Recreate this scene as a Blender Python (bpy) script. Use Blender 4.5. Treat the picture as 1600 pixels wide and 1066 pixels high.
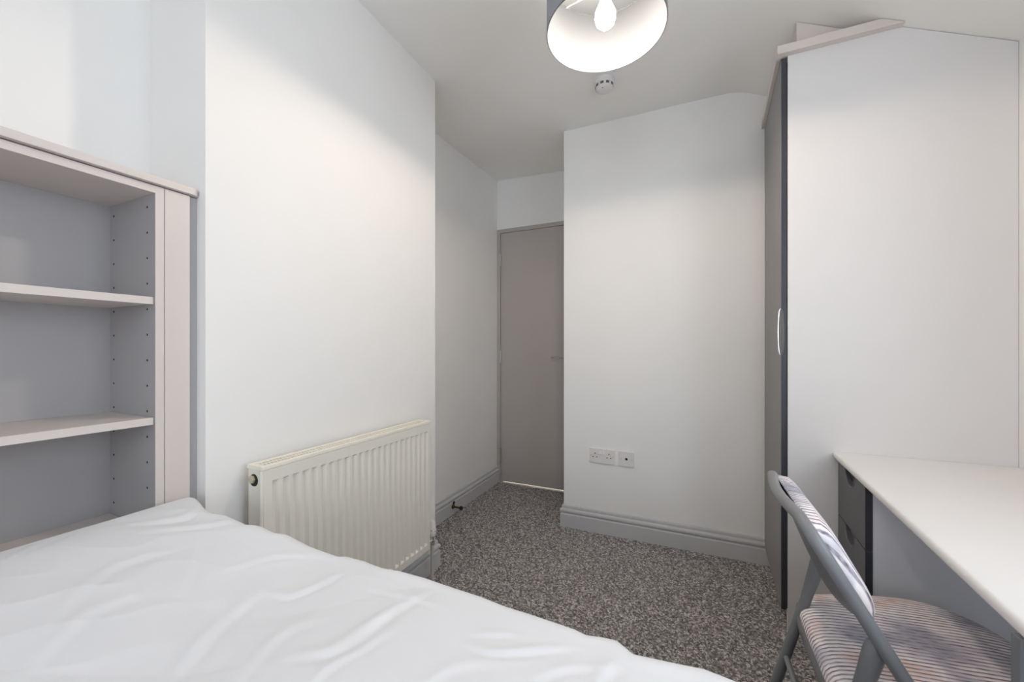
import bpy, bmesh, math, random
import numpy as np
from mathutils import Vector, Matrix

for o in list(bpy.data.objects):
    bpy.data.objects.remove(o)
scene = bpy.context.scene
COL = scene.collection
random.seed(7)
rng = np.random.RandomState(11)
PI = math.pi

# ------------------------------------------------------------------ camera, world, light, exposure
F_PX, YAW, CAM_H = 616.0, math.atan(278.0 / 616.0), 1.10
cd = bpy.data.cameras.new('camera')
cd.sensor_width = 36.0
cd.lens = 36.0 * F_PX / 1600.0
cd.shift_y = 12.0 / 1600.0
cd.clip_start = 0.02
cam = bpy.data.objects.new('camera', cd)
COL.objects.link(cam)
cam.location = (0, 0, CAM_H)
cam.rotation_euler = (PI / 2, 0, YAW)
scene.camera = cam

world = bpy.data.worlds.new('daylight')
scene.world = world
world.use_nodes = True
bg = world.node_tree.nodes['Background']
bg.inputs['Color'].default_value = (0.80, 0.90, 1.0, 1)
bg.inputs['Strength'].default_value = 1.6

scene.view_settings.view_transform = 'Standard'
scene.view_settings.look = 'None'
scene.view_settings.gamma = 1
scene.view_settings.use_curve_mapping = False
scene.view_settings.exposure = 0.12
try:
    scene.cycles.max_bounces = 14
    scene.cycles.diffuse_bounces = 10
    scene.cycles.sample_clamp_indirect = 6.0
    scene.cycles.use_denoising = True
except Exception:
    pass


def light(name, kind, loc, rot, energy, color, **kw):
    l = bpy.data.lights.new(name, kind)
    l.energy = energy
    l.color = color
    for k, v in kw.items():
        setattr(l, k, v)
    o = bpy.data.objects.new(name, l)
    COL.objects.link(o)
    o.location = loc
    o.rotation_euler = rot
    return o


# daylight falling in through the window behind the camera; side window added as fill
light('window_daylight', 'AREA', (0.18, -2.33, 1.45), (-PI / 2, 0, PI), 21, (0.80, 0.90, 1.0),
      shape='RECTANGLE', size=1.30, size_y=1.20)
light('side_window_fill', 'AREA', (1.085, 0.44, 1.43), (0, PI / 2, 0), 9.5, (0.80, 0.90, 1.0),
      shape='RECTANGLE', size=0.86, size_y=1.00)
# the pendant's bulb
LAMP = (-0.225, 1.16)
light('bulb_light', 'POINT', (LAMP[0], LAMP[1], 2.055), (0, 0, 0), 41, (1.0, 0.85, 0.70), shadow_soft_size=0.035)
# lamp of the hallway beyond the door
light('hallway_light', 'POINT', (-0.9, 3.7, 1.9), (0, 0, 0), 80, (1.0, 0.93, 0.82), shadow_soft_size=0.1)


# ------------------------------------------------------------------ materials
def srgb(r, g, b):
    def f(c):
        c /= 255.0
        return c / 12.92 if c <= 0.04045 else ((c + 0.055) / 1.055) ** 2.4
    return (f(r), f(g), f(b), 1.0)


class NT:
    def __init__(self, name):
        self.m = bpy.data.materials.new(name)
        self.m.use_nodes = True
        self.t = self.m.node_tree
        self.b = self.t.nodes['Principled BSDF']

    def n(self, kind, **kw):
        nd = self.t.nodes.new(kind)
        for k, v in kw.items():
            if k in nd.inputs:
                nd.inputs[k].default_value = v
            else:
                setattr(nd, k, v)
        return nd

    def l(self, a, b):
        self.t.links.new(a, b)

    def coords(self, scale=(1, 1, 1), rot=(0, 0, 0)):
        tc = self.n('ShaderNodeTexCoord')
        mp = self.n('ShaderNodeMapping')
        mp.inputs['Scale'].default_value = scale
        mp.inputs['Rotation'].default_value = rot
        self.l(tc.outputs['Object'], mp.inputs['Vector'])
        return mp.outputs['Vector']

    def ramp(self, fac, stops):
        r = self.n('ShaderNodeValToRGB')
        el = r.color_ramp.elements
        while len(el) < len(stops):
            el.new(0.5)
        for e, (p, c) in zip(el, stops):
            e.position = p
            e.color = c
        self.l(fac, r.inputs['Fac'])
        return r.outputs['Color']

    def bump(self, h, strength, dist):
        b = self.n('ShaderNodeBump')
        b.inputs['Strength'].default_value = strength
        b.inputs['Distance'].default_value = dist
        self.l(h, b.inputs['Height'])
        self.l(b.outputs['Normal'], self.b.inputs['Normal'])

    def set(self, col=None, rough=0.5, metal=0.0, spec=0.5):
        if col is not None:
            self.b.inputs['Base Color'].default_value = col
        self.b.inputs['Roughness'].default_value = rough
        self.b.inputs['Metallic'].default_value = metal
        self.b.inputs['Specular IOR Level'].default_value = spec
        return self


def mat_paint(name, col, rough=0.6, var=0.03, bump=0.12, scale=60.0, spec=0.4):
    t = NT(name).set(col, rough, 0, spec)
    v = t.coords()
    n1 = t.n('ShaderNodeTexNoise', Scale=2.2, Detail=3.0)
    t.l(v, n1.inputs['Vector'])
    c0 = tuple(max(0, c * (1 - var)) for c in col[:3]) + (1,)
    c1 = tuple(min(1, c * (1 + var)) for c in col[:3]) + (1,)
    t.l(t.ramp(n1.outputs['Fac'], [(0.3, c0), (0.7, c1)]), t.b.inputs['Base Color'])
    n2 = t.n('ShaderNodeTexNoise', Scale=scale, Detail=4.0)
    t.l(v, n2.inputs['Vector'])
    t.bump(n2.outputs['Fac'], bump, 0.004)
    return t.m


def mat_grain(name, dark, lightc, axis, rough=0.45, spec=0.4):
    t = NT(name).set(dark, rough, 0, spec)
    sc = {'z': (60, 60, 1.2), 'x': (1.2, 60, 60)}[axis]
    v = t.coords(scale=sc)
    n1 = t.n('ShaderNodeTexNoise', Scale=3.0, Detail=8.0, Roughness=0.7)
    t.l(v, n1.inputs['Vector'])
    t.l(t.ramp(n1.outputs['Fac'], [(0.3, dark), (0.7, lightc)]), t.b.inputs['Base Color'])
    t.bump(n1.outputs['Fac'], 0.15, 0.001)
    return t.m


M = {}
M['wall'] = mat_paint('white_wall_emulsion', (0.85, 0.835, 0.82, 1), 0.75, 0.015, 0.10, 45)
M['ceiling'] = mat_paint('white_ceiling_emulsion', (0.88, 0.862, 0.83, 1), 0.85, 0.02, 0.10, 30)
M['grey_gloss'] = mat_paint('grey_satin_paint', srgb(197, 196, 197), 0.38, 0.03, 0.06, 90)
M['grey_door'] = mat_paint('grey_door_paint', srgb(178, 172, 168), 0.42, 0.03, 0.05, 90)
M['laminate'] = mat_paint('cashmere_laminate', srgb(212, 203, 198), 0.42, 0.012, 0.03, 200)
M['laminate_shaded'] = mat_paint('shaded_cashmere_laminate', srgb(168, 165, 166), 0.45, 0.012, 0.03, 200)  # cashmere darkened: shade of the unit's interior put into the colour
M['side_lam'] = mat_paint('pale_wardrobe_laminate', srgb(222, 219, 218), 0.5, 0.012, 0.03, 200)
M['desk_top'] = mat_paint('white_desk_laminate', srgb(232, 229, 227), 0.38, 0.01, 0.02, 200)
M['pedestal'] = mat_paint('pale_grey_carcass', srgb(232, 235, 242), 0.5, 0.012, 0.02, 200)
M['dark_wood'] = mat_grain('grey_wood_grain', srgb(118, 117, 118), srgb(146, 144, 142), 'z', 0.42)
M['dark_drawer'] = mat_paint('dark_grey_laminate', srgb(92, 92, 94), 0.42, 0.10, 0.08, 160)
M['dark_edge'] = mat_paint('dark_grey_edging', srgb(58, 60, 66), 0.4, 0.08, 0.05, 160)
M['leg_grey'] = mat_paint('mid_grey_laminate', srgb(116, 118, 122), 0.45, 0.06, 0.06, 160)
M['radiator'] = mat_paint('cream_radiator_enamel', srgb(228, 224, 214), 0.32, 0.015, 0.03, 120, 0.5)
M['rad_top'] = mat_paint('yellowed_radiator_enamel', srgb(240, 233, 219), 0.4, 0.03, 0.05, 120, 0.5)
M['plastic'] = mat_paint('white_plastic', srgb(226, 222, 220), 0.35, 0.005, 0.01, 200, 0.5)
M['dark_hole'] = NT('dark_recess').set(srgb(38, 36, 36), 0.7).m
M['vent'] = NT('grey_vent_mesh').set(srgb(92, 92, 98), 0.7).m
M['brass_dark'] = NT('aged_brass').set(srgb(96, 84, 52), 0.35, 0.9).m
M['rubber'] = NT('black_rubber').set(srgb(28, 28, 30), 0.7).m
M['chrome'] = NT('chrome').set((0.80, 0.80, 0.80, 1), 0.15, 1.0).m
M['steel'] = NT('brushed_steel').set((0.55, 0.54, 0.52, 1), 0.35, 1.0).m
M['cream_plug'] = NT('cream_plug').set(srgb(190, 178, 150), 0.45).m
M['copper_white'] = mat_paint('painted_pipe', srgb(190, 187, 182), 0.4, 0.02, 0.02, 100)
M['chair_metal'] = mat_paint('grey_powder_coat', srgb(122, 123, 126), 0.38, 0.03, 0.04, 300, 0.55)
M['chair_shell'] = mat_paint('grey_steel_back_panel', srgb(112, 114, 118), 0.34, 0.03, 0.03, 300, 0.55)
M['stopper'] = NT('dark_grey_plastic').set(srgb(62, 63, 66), 0.6).m
M['mattress'] = mat_paint('mattress_ticking', srgb(215, 215, 218), 0.9, 0.03, 0.2, 150)
M['divan'] = mat_paint('divan_fabric', srgb(120, 118, 118), 0.95, 0.05, 0.3, 300)


def mat_duvet():
    t = NT('white_duvet_cotton').set(srgb(226, 226, 229), 0.62, 0, 0.35)
    v = t.coords()
    n = t.n('ShaderNodeTexNoise', Scale=7.0, Detail=5.0)
    t.l(v, n.inputs['Vector'])
    t.bump(n.outputs['Fac'], 0.3, 0.010)
    t.b.inputs['Sheen Weight'].default_value = 0.15
    return t.m


def mat_carpet():
    t = NT('flecked_grey_carpet').set(srgb(100, 97, 97), 0.95, 0, 0.15)
    v = t.coords()
    vo = t.n('ShaderNodeTexVoronoi', Scale=165.0)
    t.l(v, vo.inputs['Vector'])
    sep = t.n('ShaderNodeSeparateColor')
    t.l(vo.outputs['Color'], sep.inputs['Color'])
    vs = t.coords(scale=(70, 24, 1), rot=(0, 0, 0.35))
    n2 = t.n('ShaderNodeTexNoise', Scale=4.0, Detail=3.0)
    t.l(vs, n2.inputs['Vector'])
    mx = t.n('ShaderNodeMath', operation='MULTIPLY_ADD')
    mx.inputs[1].default_value = 0.55
    t.l(sep.outputs['Red'], mx.inputs[0])
    m2 = t.n('ShaderNodeMath', operation='MULTIPLY')
    m2.inputs[1].default_value = 0.45
    t.l(n2.outputs['Fac'], m2.inputs[0])
    t.l(m2.outputs[0], mx.inputs[2])
    t.l(t.ramp(mx.outputs[0], [(0.10, srgb(66, 63, 64)), (0.42, srgb(126, 122, 122)),
                               (0.62, srgb(164, 160, 158)), (0.85, srgb(226, 221, 217))]), t.b.inputs['Base Color'])
    return t.m


def mat_fabric(name, scale_vec, rot):
    # woven upholstery: thin dark ribs over cream, mauve, rust and slate blotches
    t = NT(name).set(srgb(170, 160, 165), 0.9, 0, 0.15)
    v = t.coords(rot=rot)
    w = t.n('ShaderNodeTexWave', Scale=29.0, Distortion=1.5, Detail=2.0)
    w.wave_type = 'BANDS'
    w.bands_direction = 'Y'
    w.inputs['Detail Scale'].default_value = 0.6
    t.l(v, w.inputs['Vector'])
    v2 = t.coords(scale=scale_vec, rot=rot)
    n = t.n('ShaderNodeTexNoise', Scale=7.5, Detail=3.0)
    t.l(v2, n.inputs['Vector'])
    base = t.ramp(n.outputs['Fac'], [(0.33, srgb(166, 168, 180)), (0.43, srgb(214, 210, 218)), (0.52, srgb(246, 240, 240)),
                                     (0.61, srgb(240, 222, 220)), (0.71, srgb(224, 182, 144))])
    v3 = t.coords(scale=(26, 130, 40), rot=rot)
    n3 = t.n('ShaderNodeTexNoise', Scale=1.6, Detail=2.0)
    t.l(v3, n3.inputs['Vector'])
    dark = t.ramp(n3.outputs['Fac'], [(0.35, srgb(112, 108, 120)), (0.65, srgb(190, 182, 192))])
    fac = t.ramp(w.outputs['Fac'], [(0.12, (0, 0, 0, 1)), (0.50, (1, 1, 1, 1))])
    mix = t.n('ShaderNodeMix', data_type='RGBA')
    t.l(fac, mix.inputs['Factor'])
    t.l(dark, mix.inputs['A'])
    t.l(base, mix.inputs['B'])
    # Mix node has several sockets called A/B: link the colour ones explicitly
    ca = [s for s in mix.inputs if s.type == 'RGBA']
    t.l(dark, ca[0])
    t.l(base, ca[1])
    out = [s for s in mix.outputs if s.type == 'RGBA'][0]
    t.l(out, t.b.inputs['Base Color'])
    t.bump(w.outputs['Fac'], 0.5, 0.003)
    return t.m


M['duvet'] = mat_duvet()
M['carpet'] = mat_carpet()
M['fabric'] = mat_fabric('striped_upholstery', (1, 1, 1), (0, 0, math.radians(-9)))


def mat_shade(name, col, trans, rough):
    t = NT(name).set(col, rough, 0, 0.3)
    tr = t.n('ShaderNodeBsdfTranslucent')
    tr.inputs['Color'].default_value = col
    mx = t.n('ShaderNodeMixShader')
    mx.inputs[0].default_value = trans
    out = t.t.nodes['Material Output']
    t.l(t.b.outputs[0], mx.inputs[1])
    t.l(tr.outputs[0], mx.inputs[2])
    t.l(mx.outputs[0], out.inputs['Surface'])
    return t.m


M['shade_outer'] = mat_shade('grey_shade_fabric', srgb(150, 152, 160), 0.12, 0.8)
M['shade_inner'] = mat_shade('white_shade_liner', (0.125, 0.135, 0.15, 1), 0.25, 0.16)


def mat_emit(name, col, s):
    t = NT(name)
    t.b.inputs['Emission Color'].default_value = col
    t.b.inputs['Emission Strength'].default_value = s
    t.b.inputs['Base Color'].default_value = (0.9, 0.9, 0.9, 1)
    return t.m


M['bulb'] = mat_emit('glowing_bulb', (1.0, 0.90, 0.78, 1), 30.0)


def mat_glass():
    t = NT('window_glass')
    tr = t.n('ShaderNodeBsdfTransparent')
    gl = t.n('ShaderNodeBsdfGlossy', Roughness=0.02)
    mx = t.n('ShaderNodeMixShader')
    mx.inputs[0].default_value = 0.06
    t.l(tr.outputs[0], mx.inputs[1])
    t.l(gl.outputs[0], mx.inputs[2])
    t.l(mx.outputs[0], t.t.nodes['Material Output'].inputs['Surface'])
    return t.m


M['glass'] = mat_glass()


# ------------------------------------------------------------------ mesh helpers
def link_mesh(name, verts, faces, mat, parent=None, smooth=False, kind=None, label=None, mats=None, fmat=None):
    me = bpy.data.meshes.new(name)
    me.from_pydata([tuple(v) for v in verts], [], [tuple(f) for f in faces])
    me.update()
    if mats:
        for m in mats:
            me.materials.append(m)
        me.polygons.foreach_set('material_index', fmat)
    else:
        me.materials.append(mat)
    if smooth:
        me.polygons.foreach_set('use_smooth', [True] * len(me.polygons))
    o = bpy.data.objects.new(name, me)
    COL.objects.link(o)
    attach(o, parent)
    if kind:
        o['kind'] = kind
    if label:
        o['label'] = label
    return o


def attach(o, parent):
    # meshes are modelled in room coordinates; shift them back by what their parents add
    if parent is not None:
        o.parent = parent
        s = Vector((0, 0, 0))
        p = parent
        while p is not None:
            s += p.location
            p = p.parent
        o.location = -s


class G:
    """a geometry collector in room coordinates"""
    def __init__(self):
        self.v, self.f = [], []

    def add(self, vs, fs):
        k = len(self.v)
        self.v += [tuple(v) for v in vs]
        self.f += [tuple(i + k for i in f) for f in fs]
        return self

    def box(self, x0, x1, y0, y1, z0, z1):
        vs = [(x0, y0, z0), (x1, y0, z0), (x1, y1, z0), (x0, y1, z0), (x0, y0, z1), (x1, y0, z1), (x1, y1, z1), (x0, y1, z1)]
        return self.add(vs, [(3, 2, 1, 0), (4, 5, 6, 7), (0, 1, 5, 4), (1, 2, 6, 5), (2, 3, 7, 6), (3, 0, 4, 7)])

    def prism(self, poly, fn, a, b):
        """poly: 2D points; fn(p, t) -> 3D; extruded between t=a and t=b"""
        n = len(poly)
        vs = [fn(p, a) for p in poly] + [fn(p, b) for p in poly]
        fs = [tuple(range(n - 1, -1, -1)), tuple(range(n, 2 * n))]
        fs += [(i, (i + 1) % n, n + (i + 1) % n, n + i) for i in range(n)]
        return self.add(vs, fs)

    def tube(self, path, r, seg=16, caps=True, flat=1.0):
        pts = [Vector(p) for p in path]
        n = len(pts)
        t0 = (pts[1] - pts[0]).normalized()
        up = Vector((0, 0, 1)) if abs(t0.z) < 0.9 else Vector((0, 1, 0))
        nrm = t0.cross(up).normalized()
        vs, fs = [], []
        prev = t0
        for i, p in enumerate(pts):
            t = (pts[min(i + 1, n - 1)] - pts[max(i - 1, 0)]).normalized()
            q = prev.rotation_difference(t)
            nrm = (q @ nrm).normalized()
            prev = t
            bn = t.cross(nrm).normalized()
            rr = r[i] if isinstance(r, (list, tuple)) else r
            for k in range(seg):
                a = 2 * PI * k / seg
                vs.append(p + nrm * math.cos(a) * rr + bn * math.sin(a) * rr * flat)
        for i in range(n - 1):
            for k in range(seg):
                k2 = (k + 1) % seg
                fs.append((i * seg + k, i * seg + k2, (i + 1) * seg + k2, (i + 1) * seg + k))
        if caps:
            fs.append(tuple(range(seg - 1, -1, -1)))
            fs.append(tuple(range((n - 1) * seg, n * seg)))
        return self.add(vs, fs)

    def lathe(self, prof, origin, seg=32, axis='z', cap0=False, cap1=False):
        vs, fs = [], []
        ox, oy, oz = origin
        for (r, h) in prof:
            for k in range(seg):
                a = 2 * PI * k / seg
                c, s = r * math.cos(a), r * math.sin(a)
                vs.append({'z': (ox + c, oy + s, oz + h), 'x': (ox + h, oy + c, oz + s), 'y': (ox + c, oy + h, oz + s)}[axis])
        for i in range(len(prof) - 1):
            for k in range(seg):
                k2 = (k + 1) % seg
                fs.append((i * seg + k, i * seg + k2, (i + 1) * seg + k2, (i + 1) * seg + k))
        if cap0:
            fs.append(tuple(range(seg - 1, -1, -1)))
        if cap1:
            fs.append(tuple(range((len(prof) - 1) * seg, len(prof) * seg)))
        return self.add(vs, fs)

    def build(self, name, mat, parent=None, bevel=0.0, smooth=False, **kw):
        o = link_mesh(name, self.v, self.f, mat, parent, False, **kw)
        me = o.data
        bm = bmesh.new()
        bm.from_mesh(me)
        bmesh.ops.recalc_face_normals(bm, faces=bm.faces)
        if bevel:
            bmesh.ops.bevel(bm, geom=[e for e in bm.edges if len(e.link_faces) == 2 and e.calc_face_angle(0) > 0.6],
                            offset=bevel, segments=2, profile=0.6, affect='EDGES', clamp_overlap=True)
        bm.to_mesh(me)
        bm.free()
        if smooth:
            me.polygons.foreach_set('use_smooth', [True] * len(me.polygons))
            try:
                me.set_sharp_from_angle(angle=math.radians(40))
            except Exception:
                pass
        me.update()
        return o


def thing(name, loc, label, cat, group=None):
    o = bpy.data.objects.new(name, None)
    COL.objects.link(o)
    o.location = loc
    o.empty_display_size = 0.1
    o['label'] = label
    o['category'] = cat
    if group:
        o['group'] = group
    return o


def tag(o, label, cat):
    o['label'] = label
    o['category'] = cat
    return o


def struct(g, name, mat, label=None, **kw):
    o = g.build(name, mat, kind='structure', **kw)
    if label:
        o['label'] = label
    return o


def catmull(pts, n=8, closed=False):
    P = [Vector(p) for p in pts]
    m = len(P)
    out = []
    rngi = range(m) if closed else range(m - 1)
    for i in rngi:
        p0 = P[(i - 1) % m] if closed or i > 0 else P[0]
        p1, p2 = P[i], P[(i + 1) % m]
        p3 = P[(i + 2) % m] if closed or i + 2 < m else P[-1]
        for k in range(n):
            t = k / n
            out.append(0.5 * ((2 * p1) + (p2 - p0) * t + (2 * p0 - 5 * p1 + 4 * p2 - p3) * t * t + (3 * p1 - p0 - 3 * p2 + p3) * t ** 3))
    if not closed:
        out.append(P[-1])
    return out


# ------------------------------------------------------------------ room plan (metres)
XC = -1.170      # chimney breast face
XA = -1.448      # alcove walls either side of it
Y0C, Y1C = 0.618, 1.651
YD = 2.910       # wall with the door
YF, XF = 2.363, -0.713   # projecting far wall and its left corner
XR = 0.957       # right wall
YB = -2.20       # wall behind the camera
ZT = 2.66


def ceil_z(x, y):
    t = min(1.0, max(0.0, (y - 2.2) / 0.7))
    u = min(1.0, max(0.0, (-0.5 - x) / 0.9))
    flat = 2.447 + 0.035 * t * u
    slope = 2.561 - 0.5 * x
    k = 0.030
    h = min(1.0, max(0.0, 0.5 + 0.5 * (slope - flat) / k))
    return slope * (1 - h) + flat * h - k * h * (1 - h)


g = G()
xs = list(np.linspace(-1.56, 0.05, 12)) + list(np.linspace(0.08, 0.50, 24)) + list(np.linspace(0.55, 1.06, 6))
ys = list(np.linspace(YB - 0.1, 3.02, 30))
vs = [(x, y, ceil_z(x, y)) for x in xs for y in ys]
ny = len(ys)
fs = [(i * ny + j, i * ny + j + 1, (i + 1) * ny + j + 1, (i + 1) * ny + j) for i in range(len(xs) - 1) for j in range(ny - 1)]
k = len(vs)
vs += [(x, y, ceil_z(x, y) + 0.12) for x in xs for y in ys]
fs += [(k + i * ny + j, k + (i + 1) * ny + j, k + (i + 1) * ny + j + 1, k + i * ny + j + 1) for i in range(len(xs) - 1) for j in range(ny - 1)]
ceiling = struct(g.add(vs, fs), 'ceiling', M['ceiling'], smooth=True)

struct(G().box(XA - 0.1, XR + 0.1, YB - 0.1, 4.3, -0.12, 0.0), 'floor', M['carpet'])
# carpet pile: a fine lumpy surface over the part that can be seen
nx, nyc = 430, 440
gx = np.linspace(XA, XR, nx)
gy = np.linspace(0.45, YD - 0.004, nyc)
X, Y = np.meshgrid(gx, gy, indexing='ij')
Xj = X + rng.uniform(-0.0018, 0.0018, X.shape)
Yj = Y + rng.uniform(-0.0018, 0.0018, X.shape)
Z = 0.0012 + 0.0052 * rng.rand(*X.shape) ** 1.3
Xj[0], Xj[-1], Yj[:, 0], Yj[:, -1] = X[0], X[-1], Y[:, 0], Y[:, -1]
vv = np.stack([Xj, Yj, Z], -1).reshape(-1, 3)
ii, jj = np.meshgrid(np.arange(nx - 1), np.arange(nyc - 1), indexing='ij')
a_ = (ii * nyc + jj).ravel()
ff = np.stack([a_, a_ + nyc, a_ + nyc + 1, a_ + 1], 1)
me = bpy.data.meshes.new('carpet_pile')
me.vertices.add(len(vv)); me.vertices.foreach_set('co', vv.ravel())
me.loops.add(ff.size); me.loops.foreach_set('vertex_index', ff.ravel().astype(np.int32))
me.polygons.add(len(ff)); me.polygons.foreach_set('loop_start', np.arange(0, ff.size, 4, dtype=np.int32))
me.update(calc_edges=True); me.validate()
me.polygons.foreach_set('use_smooth', [True] * len(me.polygons))
me.materials.append(M['carpet'])
pile = bpy.data.objects.new('carpet_pile', me)
COL.objects.link(pile)
pile['kind'] = 'stuff'
pile.parent = bpy.data.objects['floor']

# walls
struct(G().box(XA - 0.1, XA, YB, Y0C, 0, ZT), 'wall_left_alcove', M['wall'])
struct(G().box(XA - 0.1, XC, Y0C, Y1C, 0, ZT), 'wall_left', M['wall'], label='white chimney breast wall behind the radiator')
struct(G().box(XA - 0.1, XA, Y1C, YD + 0.1, 0, ZT), 'wall_left_rear', M['wall'])
DX0, DX1, DH = XA + 0.030, XA + 0.030 + 0.615, 2.047
struct(G().box(XA, XF + 0.10, YD + 0.002, YD + 0.1, DH + 0.030, ZT).box(DX1 + 0.03, XF + 0.10, YD + 0.002, YD + 0.1, 0, DH + 0.03), 'wall_back', M['wall'])
struct(G().box(XF, XR + 0.1, YF, YF + 0.1, 0, ZT).box(XF, XF + 0.1, YF + 0.1, YD + 0.002, 0, ZT), 'wall_far', M['wall'])
WX0, WX1, WZ0, WZ1 = -0.60, 0.80, 0.82, 2.08
WY0, WY1, VZ0, VZ1 = -0.10, 0.98, 0.97, 1.90
struct(G().box(XR, XR + 0.1, YB, WY0, 0, ZT).box(XR, XR + 0.1, WY1, YF, 0, ZT).box(XR, XR + 0.1, WY0, WY1, 0, VZ0)
       .box(XR, XR + 0.1, WY0, WY1, VZ1, ZT), 'wall_right', M['wall'])
xa, xb = XR + 0.03, XR + 0.08  # unseen side window, added to balance the daylight
w2 = struct(G().box(xa, xb, WY0, WY0 + 0.05, VZ0, VZ1).box(xa, xb, WY1 - 0.05, WY1, VZ0, VZ1)
            .box(xa, xb, WY0 + 0.05, WY1 - 0.05, VZ0, VZ0 + 0.05).box(xa, xb, WY0 + 0.05, WY1 - 0.05, VZ1 - 0.05, VZ1), 'added_window', M['plastic'])
G().box(xa + 0.02, xa + 0.024, WY0 + 0.05, WY1 - 0.05, VZ0 + 0.05, VZ1 - 0.05).build('pane', M['glass'], w2)
struct(G().box(XA, WX0, YB - 0.1, YB, 0, ZT).box(WX1, XR, YB - 0.1, YB, 0, ZT).box(WX0, WX1, YB - 0.1, YB, 0, WZ0)
       .box(WX0, WX1, YB - 0.1, YB, WZ1, ZT), 'wall_behind', M['wall'])
ya, yb_, xm = YB - 0.07, YB - 0.02, (WX0 + WX1) / 2
win = G().box(WX0, WX0 + 0.05, ya, yb_, WZ0, WZ1).box(WX1 - 0.05, WX1, ya, yb_, WZ0, WZ1) \
    .box(WX0 + 0.05, WX1 - 0.05, ya, yb_, WZ0, WZ0 + 0.05).box(WX0 + 0.05, WX1 - 0.05, ya, yb_, WZ1 - 0.05, WZ1) \
    .box(xm - 0.025, xm + 0.025, ya, yb_, WZ0 + 0.05, WZ1 - 0.05)
w1 = struct(win, 'window_1', M['plastic'])
for x0, x1 in ((WX0 + 0.05, xm - 0.025), (xm + 0.025, WX1 - 0.05)):
    G().box(x0, x1, YB - 0.050, YB - 0.046, WZ0 + 0.05, WZ1 - 0.05).build('pane', M['glass'], w1)
G().box(WX0 - 0.04, WX1 + 0.04, YB - 0.02, YB + 0.10, WZ0 - 0.03, WZ0).build('window_sill', M['plastic'], w1, bevel=0.004)

# skirting boards with a bead-and-torus top
PROF = [(0, 0), (0.019, 0), (0.019, 0.080), (0.0165, 0.084), (0.0125, 0.0865), (0.0125, 0.089), (0.0165, 0.092), (0.0195, 0.097), (0.0205, 0.103),
        (0.0190, 0.109), (0.0155, 0.1135), (0.0120, 0.1150), (0.0100, 0.1170), (0.0105, 0.1215), (0.0100, 0.1300), (0.0075, 0.1350), (0.0, 0.1370)]


def skirting(name, path, side=1):
    """sweep PROF along a floor path; side=+1 puts it to the right of travel"""
    P = [Vector((x, y)) for x, y in path]
    n = len(P)
    vs = []
    for i, p in enumerate(P):
        ds = []
        if i > 0:
            ds.append((P[i] - P[i - 1]).normalized())
        if i < n - 1:
            ds.append((P[i + 1] - P[i]).normalized())
        ns = [Vector((d.y, -d.x)) * side for d in ds]
        m = ns[0] if len(ns) == 1 else (ns[0] + ns[1]) / (1 + ns[0].dot(ns[1]))
        for d, z in PROF:
            q = p + m * d
            vs.append((q.x, q.y, z))
    k = len(PROF)
    fs = [(i * k + j, i * k + (j + 1) % k, (i + 1) * k + (j + 1) % k, (i + 1) * k + j) for i in range(n - 1) for j in range(k)]
    fs += [tuple(range(k)), tuple(range((n - 1) * k, n * k))]
    return struct(G().add(vs, fs), name, M['grey_gloss'])


skirting('baseboard_left', [(XC, Y0C + 0.001), (XC, Y1C), (XA + 0.02, Y1C)])
skirting('baseboard_left_rear', [(XA, Y1C), (XA, YD + 0.0)])
skirting('baseboard_far', [(XF, YD), (XF, YF), (0.362, YF)])
skirting('baseboard_behind', [(XR, YB), (XA, YB)])

# ------------------------------------------------------------------ door in the recess
d1 = G().box(DX0 + 0.002, DX1 - 0.002, YD + 0.004, YD + 0.044, 0.016, DH - 0.003)
door = struct(d1, 'door_1', M['grey_door'], label='plain grey flush door in the recess', bevel=0.0015)
g = G().box(XA, DX0, YD - 0.004, YD + 0.07, 0, DH + 0.03).box(DX1, DX1 + 0.03, YD - 0.004, YD + 0.07, 0, DH + 0.03) \
    .box(DX0, DX1, YD - 0.004, YD + 0.07, DH, DH + 0.03)
fr = struct(g, 'trim_1', M['grey_door'], label='grey door lining round the flush door', bevel=0.001)
for z in (0.235, 1.035, 1.825):
    h = G().lathe([(0.0065, -0.050), (0.0065, 0.050)], (DX0 + 0.001, YD - 0.006, z), 12, cap0=True, cap1=True)
    for q in (-0.05, -0.02, 0.02, 0.05):
        h.lathe([(0.0075, -0.0015), (0.0075, 0.0015)], (DX0 + 0.001, YD - 0.006, z + q), 12, cap0=True, cap1=True)
    h.box(DX0 - 0.012, DX0 + 0.012, YD - 0.0055, YD - 0.0035, z - 0.05, z + 0.05)
    h.build('hinge', M['steel'], door)
hd = G().lathe([(0.024, 0.0), (0.024, -0.006), (0.009, -0.008), (0.009, -0.045)], (DX1 - 0.055, YD + 0.004, 1.035), 20, 'y', True, True)
hd.tube([(DX1 - 0.055, YD - 0.040, 1.035), (DX1 - 0.080, YD - 0.043, 1.035), (DX1 - 0.165, YD - 0.040, 1.034)], 0.006, 12)
hd.build('door_handle', M['steel'], door, smooth=True)
struct(G().add([(DX0, YD - 0.012, 0.0), (DX1, YD - 0.012, 0.0), (DX1, YD - 0.008, 0.007), (DX0, YD - 0.008, 0.007),
                (DX0, YD + 0.03, 0.007), (DX1, YD + 0.03, 0.007)], [(0, 1, 2, 3), (3, 2, 5, 4)]), 'trim_2', M['steel'],
       label='metal threshold strip under the grey door')
# pale hallway beyond
struct(G().box(XA - 0.1, 0.4, 4.2, 4.3, 0, ZT).box(XA - 0.2, XA - 0.1, YD + 0.1, 4.3, 0, ZT).box(0.4, 0.5, YD + 0.1, 4.3, 0, ZT), 'wall_hallway', M['wall'])
struct(G().box(XA - 0.1, 0.5, YD + 0.05, 4.3, 0.0, 0.006), 'floor_hallway', M['desk_top'])

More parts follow.
